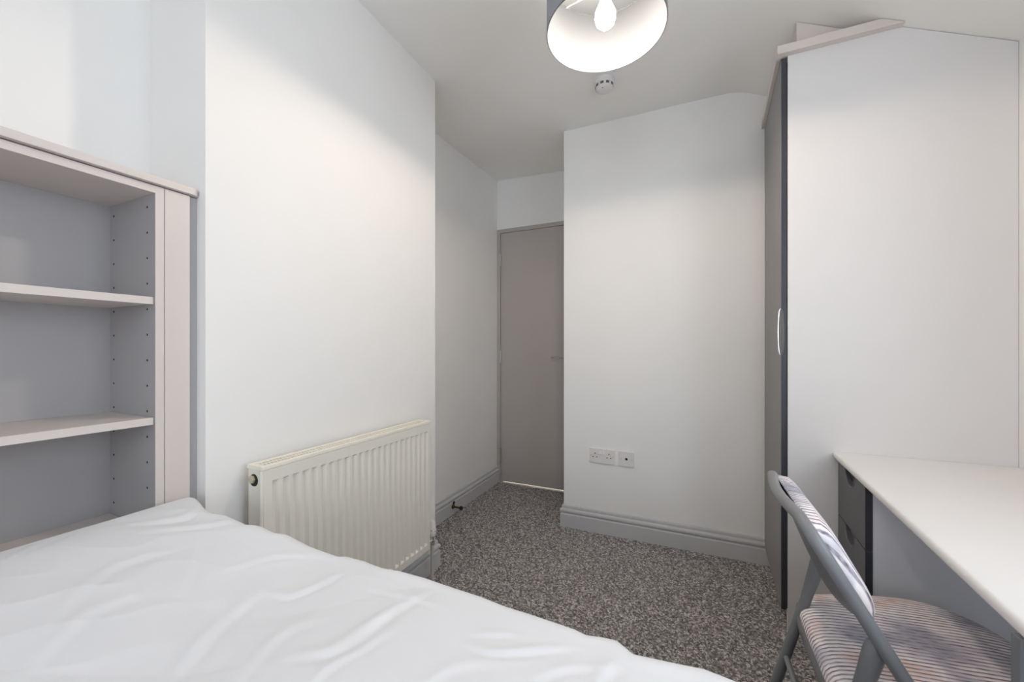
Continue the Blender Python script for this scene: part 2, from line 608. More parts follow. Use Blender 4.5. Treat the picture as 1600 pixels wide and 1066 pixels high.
# brass door stop on the rear left skirting
t = thing('door_stop', (XA + 0.019, 2.215, 0.056), 'small brass door stop with black rubber tip on the grey skirting near the door', 'door stop')
G().lathe([(0.0, 0.0), (0.015, 0.0), (0.015, 0.006), (0.010, 0.010), (0.006, 0.012), (0.006, 0.055), (0.008, 0.057), (0.0, 0.0575)],
          (XA + 0.019, 2.215, 0.056), 20, 'x').build('stem', M['brass_dark'], t, smooth=True)
G().lathe([(0.0, 0.055), (0.011, 0.056), (0.0125, 0.060), (0.0115, 0.072), (0.0, 0.075)], (XA + 0.019, 2.215, 0.056), 20, 'x').build('rubber_tip', M['rubber'], t, smooth=True)
G().lathe([(0.0, 0.0), (0.010, 0.0), (0.009, 0.006), (0.0, 0.008)], (XA + 0.019, 2.224, 0.078), 12, 'x').build('screw', M['rubber'], t, smooth=True)

# ------------------------------------------------------------------ alcove shelving unit
SX, SB = -1.203, -1.431          # front and back planes
YI = 0.525                       # inner face of the right side panel
YL = -0.42                       # left end, out of frame
t = thing('shelving_unit', (-1.32, 0.1, 0), 'cashmere grey built-in shelving unit filling the alcove behind the bed', 'shelf unit')
zb, zt = 0.637, 1.5025


def side_panel(name, y0, y1):
    G().box(SB - 0.012, SX, y0, y1, 0, zt).build(name, M['laminate'], t, bevel=0.0008)


# right side panel with its rows of shelf-pin holes
G().box(SB - 0.012, SX - 0.001, YI, YI + 0.018, 0, zt).build('side_panel', M['laminate_shaded'], t, bevel=0.0008)  # same board as its front edge, darkened for the shade inside
G().box(SX - 0.001, SX, YI, YI + 0.018, 0, zt).build('edge_banding', M['laminate'], t)
side_panel('side_panel', YL, YL + 0.018)
hz = [zb + 0.055 + 0.0325 * i for i in range(26)]
ph = G()
for z in [zb + 0.05 + 0.064 * i for i in range(13)]:
    for x in (SX - 0.037, SB + 0.022):
        ph.lathe([(0.0028, 0.0), (0.0028, -0.0008)], (x, YI + 0.0001, z), 10, 'y', True, True)
o = ph.build('shelf_pin_holes', M['dark_hole'], t)
o['kind'] = 'stuff'
G().box(SB - 0.012, SB, YL + 0.018, YI, 0.02, zt - 0.018).build('back_panel', M['laminate_shaded'], t)
G().box(SB, SX, YL + 0.018, YI, zt - 0.018, zt).build('top_panel', M['laminate'], t, bevel=0.0006)
for z in (1.2095, 0.912, zb):
    G().box(SB, SX - 0.006 if z != zb else SX, YL + 0.018, YI - 0.001, z, z + 0.018).build('shelf', M['laminate'], t, bevel=0.0006)
# filler panel and scribe strip up to the chimney breast
G().box(SX - 0.018, SX + 0.0005, YI + 0.0195, 0.5985, 0, zt).build('filler_panel', M['laminate'], t, bevel=0.0008)
G().box(SX - 0.030, SX - 0.006, 0.599, 0.6175, 0, zt).build('scribe_strip', M['laminate_shaded'], t)
# worktop-like capping board, rounded end
cap = [(-1.190, YL - 0.02), (-1.190, 0.600)]
cap += [(-1.190 - 0.016 * (1 - math.cos(a)), 0.600 + 0.016 * math.sin(a)) for a in np.linspace(0.2, PI / 2, 6)]
cap += [(XA + 0.001, 0.616), (XA + 0.001, YL - 0.02)]
G().prism(cap, lambda p, z: (p[0], p[1], z), 1.505, 1.523).build('capping_board', M['laminate'], t, bevel=0.0015)

# ------------------------------------------------------------------ radiator
RX, RY0, RY1, RZ0, RZ1 = -1.075, 0.707, 1.480, 0.188, 0.774
t = thing('radiator', (-1.11, 1.09, 0), 'cream double panel radiator with vertical flutes on the chimney breast', 'radiator')


def fluted_panel(xf, sgn):
    """pressed steel panel: recessed channels between flat ribs, stopping short of top and bottom"""
    nch = 23
    L = RY1 - RY0 - 0.008
    margin = 0.016
    pitch = (L - 2 * margin) / nch
    ya = []
    for c in range(nch):
        y = RY0 + 0.004 + margin + c * pitch
        for fr_, dep in ((0.0, 0.0), (0.22, 0.0), (0.32, 0.42), (0.44, 0.93), (0.54, 1.0), (0.66, 1.0), (0.76, 0.93), (0.90, 0.42)):
            ya.append((y + fr_ * pitch, dep))
    ya = [(RY0 + 0.004, 0.0), (RY0 + 0.007, 0.0)] + ya + [(RY1 - 0.004 - margin, 0.0), (RY1 - 0.007, 0.0), (RY1 - 0.004, 0.0)]
    za = [(RZ0 + 0.004, 0), (RZ0 + 0.030, 0), (RZ0 + 0.0345, 0.55), (RZ0 + 0.038, 1), (RZ0 + 0.06, 1), (RZ1 - 0.08, 1),
          (RZ1 - 0.0515, 1), (RZ1 - 0.0485, 0.6), (RZ1 - 0.0455, 0), (RZ1 - 0.012, 0)]
    D = 0.0110
    vs = [(xf - sgn * D * a * b, y, z) for (y, a) in ya for (z, b) in za]
    m = len(za)
    fs = [(i * m + j, (i + 1) * m + j, (i + 1) * m + j + 1, i * m + j + 1) for i in range(len(ya) - 1) for j in range(m - 1)]
    return G().add(vs, fs)


o = fluted_panel(RX, 1).build('front_panel', M['radiator'], t, smooth=False)
md = o.modifiers.new('thickness', 'SOLIDIFY'); md.thickness = 0.0015; md.offset = -1
o = fluted_panel(RX - 0.052, -1).build('rear_panel', M['radiator'], t)
md = o.modifiers.new('thickness', 'SOLIDIFY'); md.thickness = 0.0015
# wrapped edges of the front panel
G().tube([(RX - 0.006, RY0 + 0.003, RZ0), (RX - 0.006, RY0 + 0.003, RZ1 - 0.012)], 0.006, 12).tube(
    [(RX - 0.006, RY1 - 0.003, RZ0), (RX - 0.006, RY1 - 0.003, RZ1 - 0.012)], 0.006, 12).tube(
    [(RX - 0.006, RY0 + 0.003, RZ0 + 0.002), (RX - 0.006, RY1 - 0.003, RZ0 + 0.002)], 0.005, 12).build('panel_rim', M['radiator'], t, smooth=True)
for y in (RY0 + 0.001, RY1 - 0.0025):
    G().box(RX - 0.060, RX - 0.010, y, y + 0.0015, RZ0 + 0.004, RZ1 - 0.008).build('end_cover', M['radiator'], t)
# top grille: frame with bars
g = G()
g.box(RX - 0.066, RX - 0.052, RY0 - 0.001, RY1 + 0.001, RZ1 - 0.012, RZ1)
g.box(RX - 0.012, RX + 0.002, RY0 - 0.001, RY1 + 0.001, RZ1 - 0.012, RZ1)
g.box(RX - 0.052, RX - 0.012, RY0 - 0.001, RY0 + 0.013, RZ1 - 0.012, RZ1)
g.box(RX - 0.052, RX - 0.012, RY1 - 0.013, RY1 + 0.001, RZ1 - 0.012, RZ1)
g.build('top_rim', M['rad_top'], t, bevel=0.0025)
g = G()
for i in range(72):
    y = RY0 + 0.016 + (RY1 - RY0 - 0.034) * i / 71.0
    g.box(RX - 0.052, RX - 0.012, y, y + 0.0035, RZ1 - 0.007, RZ1 - 0.002)
g.box(RX - 0.034, RX - 0.030, RY0 + 0.013, RY1 - 0.013, RZ1 - 0.006, RZ1 - 0.001)
g.build('top_grille', M['rad_top'], t)
g = G()
for i in range(40):   # convector fins between the panels
    y = RY0 + 0.03 + (RY1 - RY0 - 0.06) * i / 39.0
    g.box(RX - 0.044, RX - 0.014, y, y + 0.001, RZ0 + 0.03, RZ1 - 0.03)
g.build('convector_fins', M['radiator'], t)
# blanking plug in its dark hole at the near end
pk = (RX - 0.036, RY0 + 0.0005, RZ1 - 0.042)
G().lathe([(0.0, -0.0012), (0.0165, -0.0012), (0.0175, 0.001)], pk, 24, 'y').build('plug_recess', M['dark_hole'], t)
G().lathe([(0.0, -0.007), (0.0095, -0.007), (0.0115, -0.005), (0.0115, 0.0)], (pk[0] - 0.003, pk[1] - 0.001, pk[2] + 0.003), 6, 'y').build('blanking_plug', M['cream_plug'], t)
# wall brackets
for y in (RY0 + 0.12, RY1 - 0.12):
    G().box(XC + 0.001, RX - 0.058, y, y + 0.03, RZ0 + 0.05, RZ1 - 0.05).build('bracket', M['radiator'], t)
# thermostatic valve and pipe at the far end
VX, VY = RX - 0.022, RY1 + 0.044
v = G().lathe([(0.0, 0.0), (0.010, 0.0), (0.013, 0.004), (0.013, 0.016), (0.011, 0.020), (0.011, 0.034), (0.013, 0.036), (0.013, 0.044), (0.0, 0.044)],
              (VX, VY, 0.186), 16).tube([(VX, VY, 0.208), (VX, RY1 - 0.006, 0.208)], 0.009, 12).build('valve_body', M['chrome'], t, smooth=True)
G().lathe([(0.0, 0.0), (0.015, 0.0), (0.0185, 0.006), (0.020, 0.020), (0.020, 0.030), (0.0165, 0.036), (0.0160, 0.060), (0.013, 0.068), (0.0, 0.070)],
          (VX, VY, 0.228), 24).build('valve_head', M['plastic'], v, smooth=True)
g = G().box(VX + 0.0185, VX + 0.0207, VY - 0.004, VY + 0.002, 0.252, 0.2545)
g.box(VX - 0.002, VX + 0.001, VY - 0.0208, VY - 0.0190, 0.248, 0.255).box(VX + 0.006, VX + 0.012, VY - 0.0195, VY - 0.0175, 0.258, 0.260)
g.build('valve_marks', M['dark_hole'], v)['kind'] = 'stuff'
G().lathe([(0.0078, 0.0), (0.0078, 0.188)], (VX, VY, 0.0), 16, cap0=True, cap1=True).build('pipe', M['copper_white'], t, smooth=True)
VYn = RY0 - 0.030
vn = G().lathe([(0.0, 0.0), (0.012, 0.0), (0.012, 0.04), (0.0, 0.042)], (VX, VYn, 0.186), 16).tube([(VX, VYn, 0.208), (VX, RY0 + 0.006, 0.208)], 0.009, 12) \
    .build('valve_body', M['chrome'], t, smooth=True)
G().lathe([(0.0078, 0.0), (0.0078, 0.188)], (VX, VYn, 0.0), 16, cap0=True, cap1=True).build('pipe', M['copper_white'], t, smooth=True)

# ------------------------------------------------------------------ sockets on the far wall
t = thing('double_socket', (-0.476, YF, 0.462), 'white double switched wall socket left of the single outlet on the far wall', 'socket')
G().prism([(-0.549, 0.420), (-0.403, 0.417), (-0.403, 0.503), (-0.549, 0.506)], lambda p, y: (p[0], y, p[1]), YF - 0.010, YF).build('face_plate', M['plastic'], t, bevel=0.0025)
for sx in (-0.4875, -0.4670):
    G().add([(sx - 0.008, YF - 0.010, 0.470), (sx + 0.008, YF - 0.010, 0.470), (sx + 0.008, YF - 0.0105, 0.494), (sx - 0.008, YF - 0.0105, 0.494),
             (sx - 0.007, YF - 0.0160, 0.472), (sx + 0.007, YF - 0.0160, 0.472), (sx + 0.007, YF - 0.0115, 0.492), (sx - 0.007, YF - 0.0115, 0.492)],
            [(0, 1, 2, 3), (4, 5, 6, 7), (0, 1, 5, 4), (1, 2, 6, 5), (2, 3, 7, 6), (3, 0, 4, 7)]).build('rocker_switch', M['plastic'], t, bevel=0.0008)
for cx in (-0.518, -0.435):
    for dx, dz, w, h in ((0.0, 0.013, 0.0022, 0.0042), (-0.011, -0.008, 0.0036, 0.0022), (0.011, -0.008, 0.0036, 0.0022)):
        G().box(cx + dx - w, cx + dx + w, YF - 0.0106, YF - 0.0098, 0.462 + dz - h, 0.462 + dz + h).build('pin_slot', M['dark_hole'], t)
for cx in (-0.5405, -0.4125):
    G().lathe([(0.0, -0.0110), (0.0028, -0.0108), (0.0032, -0.0098)], (cx, YF, 0.462), 12, 'y').build('screw', M['steel'], t)

t = thing('aerial_socket', (-0.335, YF, 0.458), 'white single aerial wall outlet right of the double socket', 'socket')
G().prism([(-0.379, 0.416), (-0.292, 0.414), (-0.292, 0.500), (-0.379, 0.502)], lambda p, y: (p[0], y, p[1]), YF - 0.010, YF).build('face_plate', M['plastic'], t, bevel=0.0025)
G().lathe([(0.0, -0.0112), (0.0052, -0.0112), (0.0062, -0.0125), (0.0070, -0.0120), (0.0072, -0.0095)], (-0.3355, YF, 0.460), 24, 'y').build('aerial_port', M['dark_hole'], t, smooth=True)
for cx in (-0.3665, -0.3045):
    G().lathe([(0.0, -0.0110), (0.0028, -0.0108), (0.0032, -0.0098)], (cx, YF, 0.460), 12, 'y').build('screw', M['steel'], t)

# ------------------------------------------------------------------ smoke detector
dx_, dy_ = -0.393, 2.000
dz_ = ceil_z(dx_, dy_)
t = thing('smoke_detector', (dx_, dy_, dz_), 'round white smoke detector with dark vent slots on the ceiling', 'smoke detector')
G().lathe([(0.0, 0.0), (0.051, 0.0), (0.052, -0.003), (0.052, -0.010), (0.050, -0.012), (0.049, -0.0125), (0.0, -0.0126)], (dx_, dy_, dz_), 40).build('base', M['plastic'], t, smooth=True)
G().lathe([(0.0, -0.0126), (0.0495, -0.013), (0.050, -0.020), (0.0475, -0.0240), (0.0445, -0.0245), (0.0435, -0.0365), (0.0425, -0.0385),
           (0.036, -0.046), (0.026, -0.0505), (0.012, -0.052), (0.0, -0.0522)], (dx_, dy_, dz_), 40).build('head', M['plastic'], t, smooth=True)
for i in range(10):
    a = 2 * PI * i / 10 + 0.25
    vs = []
    for r, z in ((0.0455, -0.0250), (0.0448, -0.0365)):
        for q in (-0.18, -0.06, 0.06, 0.18):
            vs.append((dx_ + r * math.cos(a + q), dy_ + r * math.sin(a + q), dz_ + z))
    G().add(vs, [(0, 1, 5, 4), (1, 2, 6, 5), (2, 3, 7, 6)]).build('vent_slot', M['vent'], t)
G().lathe([(0.0, -0.0028), (0.0022, -0.002), (0.0022, 0.002)], (dx_ - 0.003, dy_ - 0.029, dz_ - 0.0480), 10).build('indicator_light', M['dark_hole'], t)

# ------------------------------------------------------------------ pendant light
LX, LY = LAMP
RS, ZS0, ZS1 = 0.170, 2.025, 2.215
lc = ceil_z(LX, LY)
t = thing('pendant_light', (LX, LY, lc), 'grey drum shade pendant light with glowing bulb hanging from the ceiling', 'lamp')
sh = G().lathe([(RS, ZS0), (RS, ZS1)], (LX, LY, 0), 96).build('lamp_shade', M['shade_outer'], t, smooth=True)
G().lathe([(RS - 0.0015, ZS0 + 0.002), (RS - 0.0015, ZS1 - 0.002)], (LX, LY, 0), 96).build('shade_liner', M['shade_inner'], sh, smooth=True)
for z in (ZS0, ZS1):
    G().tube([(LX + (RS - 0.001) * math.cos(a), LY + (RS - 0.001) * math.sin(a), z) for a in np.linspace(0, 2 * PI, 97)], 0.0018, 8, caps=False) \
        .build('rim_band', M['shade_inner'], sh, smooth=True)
sp = G().tube([(LX + 0.021 * math.cos(a), LY + 0.021 * math.sin(a), ZS1 - 0.03) for a in np.linspace(0, 2 * PI, 33)], 0.002, 8, caps=False)
for i in range(3):
    a = 2 * PI * i / 3 + 0.5
    c, s_ = math.cos(a), math.sin(a)
    sp.tube([(LX + 0.021 * c, LY + 0.021 * s_, ZS1 - 0.03), (LX + 0.09 * c, LY + 0.09 * s_, ZS1 - 0.028), (LX + 0.15 * c, LY + 0.15 * s_, ZS1 - 0.006), (LX + (RS - 0.003) * c, LY + (RS - 0.003) * s_, ZS1 - 0.002)], 0.0016, 8)
sp.build('shade_spider', M['plastic'], t, smooth=True)
G().lathe([(0.0, 0.095), (0.008, 0.094), (0.015, 0.085), (0.019, 0.070), (0.019, 0.040), (0.014, 0.030), (0.014, 0.0), (0.0, 0.0)][::-1], (LX, LY, 2.115), 24).build('lamp_holder', M['plastic'], t, smooth=True)
bp = [(0.0135, 0.0), (0.0145, -0.014), (0.021, -0.030), (0.029, -0.048), (0.030, -0.062), (0.026, -0.078), (0.015, -0.089), (0.0, -0.092)]
bulb = G().lathe(bp, (LX, LY, 2.128), 32).build('bulb', M['bulb'], t, smooth=True)
bulb.visible_shadow = True
G().lathe([(0.0030, 2.20), (0.0030, lc - 0.02)], (LX, LY, 0), 12).build('cord', M['plastic'], t, smooth=True)
G().lathe([(0.0, -0.030), (0.010, -0.030), (0.030, -0.018), (0.042, -0.006), (0.043, 0.0)], (LX, LY, lc), 32).build('ceiling_rose', M['plastic'], t, smooth=True)

# ------------------------------------------------------------------ wardrobe
t = thing('wardrobe', (0.62, 2.08, 0), 'tall built-in wardrobe with grey wood-grain door beside the far wall', 'wardrobe')
WY = 1.812
xf = lambda y: 0.339 + 0.049 * (y - 1.815)      # back plane of the door
# side panel facing the room, cut to the slope of the ceiling
prof = [(0.342, 0.0), (XR - 0.001, 0.0), (XR - 0.001, ceil_z(XR, WY) - 0.002)]
for x in np.linspace(0.90, 0.62, 5):
    prof.append((x, ceil_z(x, WY) - 0.002))
prof += [(0.342, 2.222)]
G().prism(prof, lambda p, y: (p[0], y, p[1]), WY, WY + 0.018).build('side_panel', M['side_lam'], t)
# door
dg = G().prism([(xf(1.8165) - 0.019, 1.8165), (xf(1.8165), 1.8165), (xf(2.355), 2.355), (xf(2.355) - 0.019, 2.355)],
               lambda p, z: (p[0], p[1], z), 0.094, 2.219)
dr = dg.build('door', M['dark_wood'], t, bevel=0.0012)
# the door's edge banding on the near edge is darker
G().box(xf(1.8165) - 0.0175, xf(1.8165) - 0.001, 1.8155, 1.8165, 0.096, 2.218).build('edge_banding', M['dark_edge'], dr)
G().box(xf(1.8165) + 0.0005, 0.3425, 1.8175, 1.82, 0.10, 2.20).build('shadow_gap', M['dark_hole'], dr)
# bow handle near the near edge
hy = 1.8215
hx = xf(hy) - 0.019
pth = [(hx + 0.001, hy, 1.075), (hx - 0.002, hy, 1.078), (hx - 0.006, hy, 1.10), (hx - 0.008, hy, 1.165), (hx - 0.006, hy, 1.23), (hx - 0.002, hy, 1.252), (hx + 0.001, hy, 1.255)]
G().tube(catmull(pth, 5), 0.0030, 10).build('handle', M['chrome'], dr, smooth=True)
# D-shaped pull let into the near edge
Dp = [(xf(hy) - 0.0185, 1.075), (xf(hy) - 0.0185, 1.255)] + [(xf(hy) - 0.0185 + 0.011 * math.sin(a) ** 0.7, 1.165 + 0.09 * math.cos(a)) for a in np.linspace(0.08, PI - 0.08, 14)]
G().prism(Dp, lambda p, y: (p[0], y, p[1]), 1.8146, 1.8156).build('edge_pull', M['dark_drawer'], dr)
# plinth, back frame, top
G().prism([(xf(1.83) + 0.020, 1.831), (xf(1.83) + 0.036, 1.831), (xf(2.355) + 0.036, 2.358), (xf(2.355) + 0.020, 2.358)],
          lambda p, z: (p[0], p[1], z), 0.0, 0.092).build('plinth', M['side_lam'], t)
G().prism([(0.345, 1.831), (0.72, 1.831), (0.72, 2.358), (xf(2.355) + 0.004, 2.358)], lambda p, z: (p[0], p[1], z), 2.205, 2.2215).build('top_panel', M['side_lam'], t)
G().prism([(xf(1.83) + 0.018, 2.345), (XR - 0.002, 2.345), (XR - 0.002, 2.358), (xf(1.83) + 0.018, 2.358)], lambda p, z: (p[0], p[1], z), 0.0, 2.07).build('back_panel', M['side_lam'], t)
G().prism([(0.362, 1.832), (0.940, 1.832), (0.940, 2.343), (0.385, 2.343)], lambda p, z: (p[0], p[1], z), 0.080, 0.096).build('base_panel', M['side_lam'], t)
# cornice: front run and end run, clipped by the sloping ceiling
CZ0, CZ1 = 2.222, 2.254
ox = lambda y: xf(y) - 0.033
G().prism([(ox(1.8312), 1.8312), (xf(1.8312) + 0.012, 1.8312), (xf(2.358) + 0.012, 2.360), (ox(2.358), 2.360)], lambda p, z: (p[0], p[1], z), CZ0, CZ1).build('cornice_front', M['laminate'], t, bevel=0.001)
xe0 = (2.561 - CZ0) / 0.5 - 0.004
xe1 = (2.561 - CZ1) / 0.5 - 0.004
G().prism([(ox(1.786) + 0.0, CZ0), (xe0, CZ0), (xe1, CZ1), (ox(1.786), CZ1)], lambda p, y: (p[0], 1.786 + y * 0.045 * 1.0, p[1]), 0, 1) \
    .build('cornice_end', M['laminate'], t, bevel=0.001)
# boxed filler above the cornice up to the ceiling
fx = 0.378
poly = [(fx, CZ1 + 0.001), (xe1 - 0.01, CZ1 + 0.001), (fx, ceil_z(fx, 1.86) - 0.002)]
G().prism(poly, lambda p, y: (p[0], y, p[1]), 1.852, 1.868).build('top_filler', M['laminate'], t)
G().prism([(fx, 1.868), (fx + 0.016, 1.868), (fx + 0.040, 2.355), (fx + 0.024, 2.355)], lambda p, z: (p[0], p[1], z), CZ1 + 0.001, 2.352).build('front_filler', M['laminate'], t)

# ------------------------------------------------------------------ desk with drawers
t = thing('desk', (0.70, 1.28, 0), 'white topped desk with dark grey drawers under the sloping ceiling', 'desk')
ex = lambda y: 0.480 - 0.0605 * (1.81 - y)
top = [(ex(0.74), 0.74), (XR - 0.001, 0.74), (XR - 0.001, 1.811), (ex(1.811), 1.811)]
o = G().prism(top, lambda p, z: (p[0], p[1], z), 0.698, 0.720).build('desk_top', M['desk_top'], t)
bm = bmesh.new(); bm.from_mesh(o.data)
bmesh.ops.bevel(bm, geom=[e for e in bm.edges if all(v.co.x < 0.5 for v in e.verts) and abs(e.verts[0].co.z - e.verts[1].co.z) < 0.001],
                offset=0.0085, segments=4, profile=0.5, affect='EDGES')
bm.to_mesh(o.data); bm.free()
o.data.polygons.foreach_set('use_smooth', [True] * len(o.data.polygons))
o.data.set_sharp_from_angle(angle=math.radians(35))
dxf = lambda y: ex(y) + 0.0135                # drawer front plane
YP0, YP1 = 1.501, 1.800


def drawer(z0, z1, name):
    yc, w, dp = 1.655, 0.055, 0.050
    pl = [(YP0, z0), (YP1, z0), (YP1, z1), (yc + w, z1)]
    pl += [(yc + w * math.cos(a), z1 - dp * math.sin(a) ** 0.8) for a in np.linspace(0.12, PI - 0.12, 13)]
    pl += [(yc - w, z1), (YP0, z1)]
    d = G().prism(pl, lambda p, q: (dxf(p[0]) + q * 0.018, p[0], p[1]), 0, 1).build('drawer_front', M['dark_drawer'], t)
    pr = [(yc - w - 0.004, z1 - 0.004), (yc + w + 0.004, z1 - 0.004), (yc + w + 0.004, z1 - dp - 0.006), (yc - w - 0.004, z1 - dp - 0.006)]
    G().prism(pr, lambda p, q: (dxf(p[0]) + q, p[0], p[1]), 0.014, 0.0175).build('finger_pull', M['dark_drawer'], d)
    # raised lip round the finger pull
    path = [(dxf(yc + w * math.cos(a)) + 0.0005, yc + w * math.cos(a), z1 - dp * math.sin(a) ** 0.8) for a in np.linspace(0.02, PI - 0.02, 15)]
    G().tube(path, 0.0022, 8).build('pull_lip', M['leg_grey'], d, smooth=True)
    G().box(dxf(YP0) + 0.001, dxf(YP0) + 0.0175, YP0 - 0.0008, YP0, z0 + 0.001, z1 - 0.001).build('edge_banding', M['dark_edge'], d)
    return d


drawer(0.502, 0.693, 'top')
drawer(0.096, 0.498, 'low')
pb = dxf(YP0) + 0.0185
G().box(pb, XR - 0.012, YP0 + 0.001, YP0 + 0.017, 0.0, 0.698).build('pedestal_side', M['pedestal'], t)
G().box(dxf(YP1) + 0.0185, XR - 0.012, YP1 - 0.008, YP1 + 0.008, 0.0, 0.698).build('pedestal_side', M['pedestal'], t)
G().prism([(dxf(YP0) + 0.045, YP0 + 0.017), (dxf(YP0) + 0.06, YP0 + 0.017), (dxf(YP1) + 0.06, YP1 - 0.008), (dxf(YP1) + 0.045, YP1 - 0.008)], lambda p, z: (p[0], p[1], z), 0, 0.094).build('plinth', M['dark_drawer'], t)
G().prism([(dxf(YP0) + 0.024, YP0 + 0.017), (XR - 0.03, YP0 + 0.017), (XR - 0.03, YP1 - 0.008), (dxf(YP1) + 0.024, YP1 - 0.008)], lambda p, z: (p[0], p[1], z), 0.49, 0.506).build('drawer_divider', M['pedestal'], t)
G().box(ex(0.80) - 0.003, ex(0.80) + 0.097, 0.785, 0.803, 0.0, 0.698).build('end_leg', M['leg_grey'], t, bevel=0.001)

# ------------------------------------------------------------------ folding chair
t = thing('folding_chair', (0.42, 1.06, 0), 'grey folding chair with striped padded seat and back at the desk', 'chair')
YFAR, YNEAR = 1.215, 0.850
px_ = lambda z: 0.581 * (1.108 - z)           # slanting plane of the back frame
ZTOP = 0.784


def frame_side(ys):
    zs = [0.012, 0.45, 0.60, 0.70]
    return [(px_(z), ys, z) for z in zs]


far = frame_side(YFAR)
near = frame_side(YNEAR)
cr = 0.055
bend_f = [(px_(ZTOP - cr + cr * math.sin(a)), YFAR - cr + cr * math.cos(a), ZTOP - cr + cr * math.sin(a)) for a in np.linspace(0.0, PI / 2, 7)]
bend_n = [(px_(p[2]), YFAR + YNEAR - p[1], p[2]) for p in bend_f][::-1]
# the top rail bows backwards a little, as the back panel does
mid = []
for s_ in np.linspace(0, 1, 9)[1:-1]:
    y = YFAR - cr + (YNEAR + cr - YFAR + cr) * s_
    mid.append((px_(ZTOP) - 0.012 * math.sin(PI * s_), y, ZTOP))
G().tube(far + bend_f + mid + bend_n + near[::-1], 0.0112, 16, caps=True).build('back_frame', M['chair_metal'], t, smooth=True)


def back_surface(off, z0, z1, y0, y1, bow, thick_fn, nu=24, nv=12, taper=0.0):
    """curved slab in the slanting back plane; off>0 in front of the plane"""
    nrm = Vector((math.cos(math.atan(0.581)), 0, math.sin(math.atan(0.581))))
    A, B = [], []
    for i in range(nu + 1):
        for j in range(nv + 1):
            u, v_ = i / nu, j / nv
            y = y0 + (y1 - y0) * u
            z = z0 + (z1 - z0) * v_
            # rounded outline
            du, dv = 2 * u - 1, 2 * v_ - 1
            y = (y0 + y1) / 2 + (y1 - y0) / 2 * du * math.sqrt(max(0.0, 1 - 0.16 * dv ** 4))
            z = (z0 + z1) / 2 + (z1 - z0) / 2 * dv * math.sqrt(max(0.0, 1 - 0.30 * du ** 4))
            b = bow * (1 - du * du) * (1 - v_ ** 1.5 * taper)
            p = Vector((px_(z), y, z)) + nrm * (off - b)
            th = thick_fn(du, dv)
            A.append(p)
            B.append(p + nrm * th)
    m = nv + 1
    n = len(A)
    fs = []
    for i in range(nu):
        for j in range(nv):
            q = (i * m + j, (i + 1) * m + j, (i + 1) * m + j + 1, i * m + j + 1)
            fs.append(q[::-1])
            fs.append(tuple(n + k for k in q))
    rim = [i * m for i in range(nu + 1)] + [nu * m + j for j in range(1, nv + 1)] + [i * m + nv for i in range(nu - 1, -1, -1)] + [j for j in range(nv - 1, 0, -1)]
    for a, b in zip(rim, rim[1:] + rim[:1]):
        fs.append((a, b, n + b, n + a))
    return G().add(A + B, fs)


back_surface(-0.004, 0.622, 0.772, YNEAR + 0.006, YFAR - 0.006, 0.025, lambda u, v: 0.0022, taper=1.15).build('back_panel', M['chair_shell'], t, smooth=True)
dome = lambda u, v: 0.006 + 0.027 * (max(0.0, 1 - u ** 6) ** 0.5) * (max(0.0, 1 - v ** 4) ** 0.5)
back_surface(0.006, 0.612, 0.786, YNEAR + 0.016, YFAR - 0.008, 0.012, dome, 30, 16, taper=1.0).build('back_pad', M['fabric'], t, smooth=True)

# seat: outline in plan, rounded pad over a steel pan with rolled rim
ol = [(0.247, 0.90), (0.243, 1.06), (0.247, 1.205), (0.272, 1.262), (0.335, 1.296), (0.430, 1.332), (0.520, 1.352), (0.590, 1.330), (0.640, 1.265),
      (0.668, 1.150), (0.668, 1.010), (0.640, 0.900), (0.590, 0.838), (0.510, 0.812), (0.420, 0.815), (0.330, 0.832), (0.270, 0.856)]
oc = catmull([(x, y, 0) for x, y in ol], 5, closed=True)
ctr = Vector((0.455, 1.075, 0))


def pad_mesh(rings):
    vs, fs = [], []
    n = len(oc)
    for sc, z in rings:
        for p in oc:
            q = ctr + (p - ctr) * sc
            vs.append((q.x, q.y, z))
    for i in range(len(rings) - 1):
        for k in range(n):
            k2 = (k + 1) % n
            fs.append((i * n + k, i * n + k2, (i + 1) * n + k2, (i + 1) * n + k))
    c0 = len(vs)
    vs.append((ctr.x, ctr.y, rings[-1][1]))
    fs += [((len(rings) - 1) * n + k, (len(rings) - 1) * n + (k + 1) % n, c0) for k in range(n)]
    c1 = len(vs)
    vs.append((ctr.x, ctr.y, rings[0][1]))
    fs += [((k + 1) % n, k, c1) for k in range(n)]
    return G().add(vs, fs)


pad_mesh([(0.965, 0.428), (0.985, 0.432), (0.99, 0.440), (0.975, 0.451), (0.94, 0.459), (0.88, 0.465), (0.78, 0.469), (0.6, 0.472), (0.3, 0.473)]).build('seat', M['fabric'], t, smooth=True)
pad_mesh([(0.955, 0.408), (1.00, 0.408), (1.012, 0.414), (1.014, 0.430), (1.006, 0.437), (0.985, 0.436), (0.975, 0.430)]).build('seat_pan', M['chair_metal'], t, smooth=True)
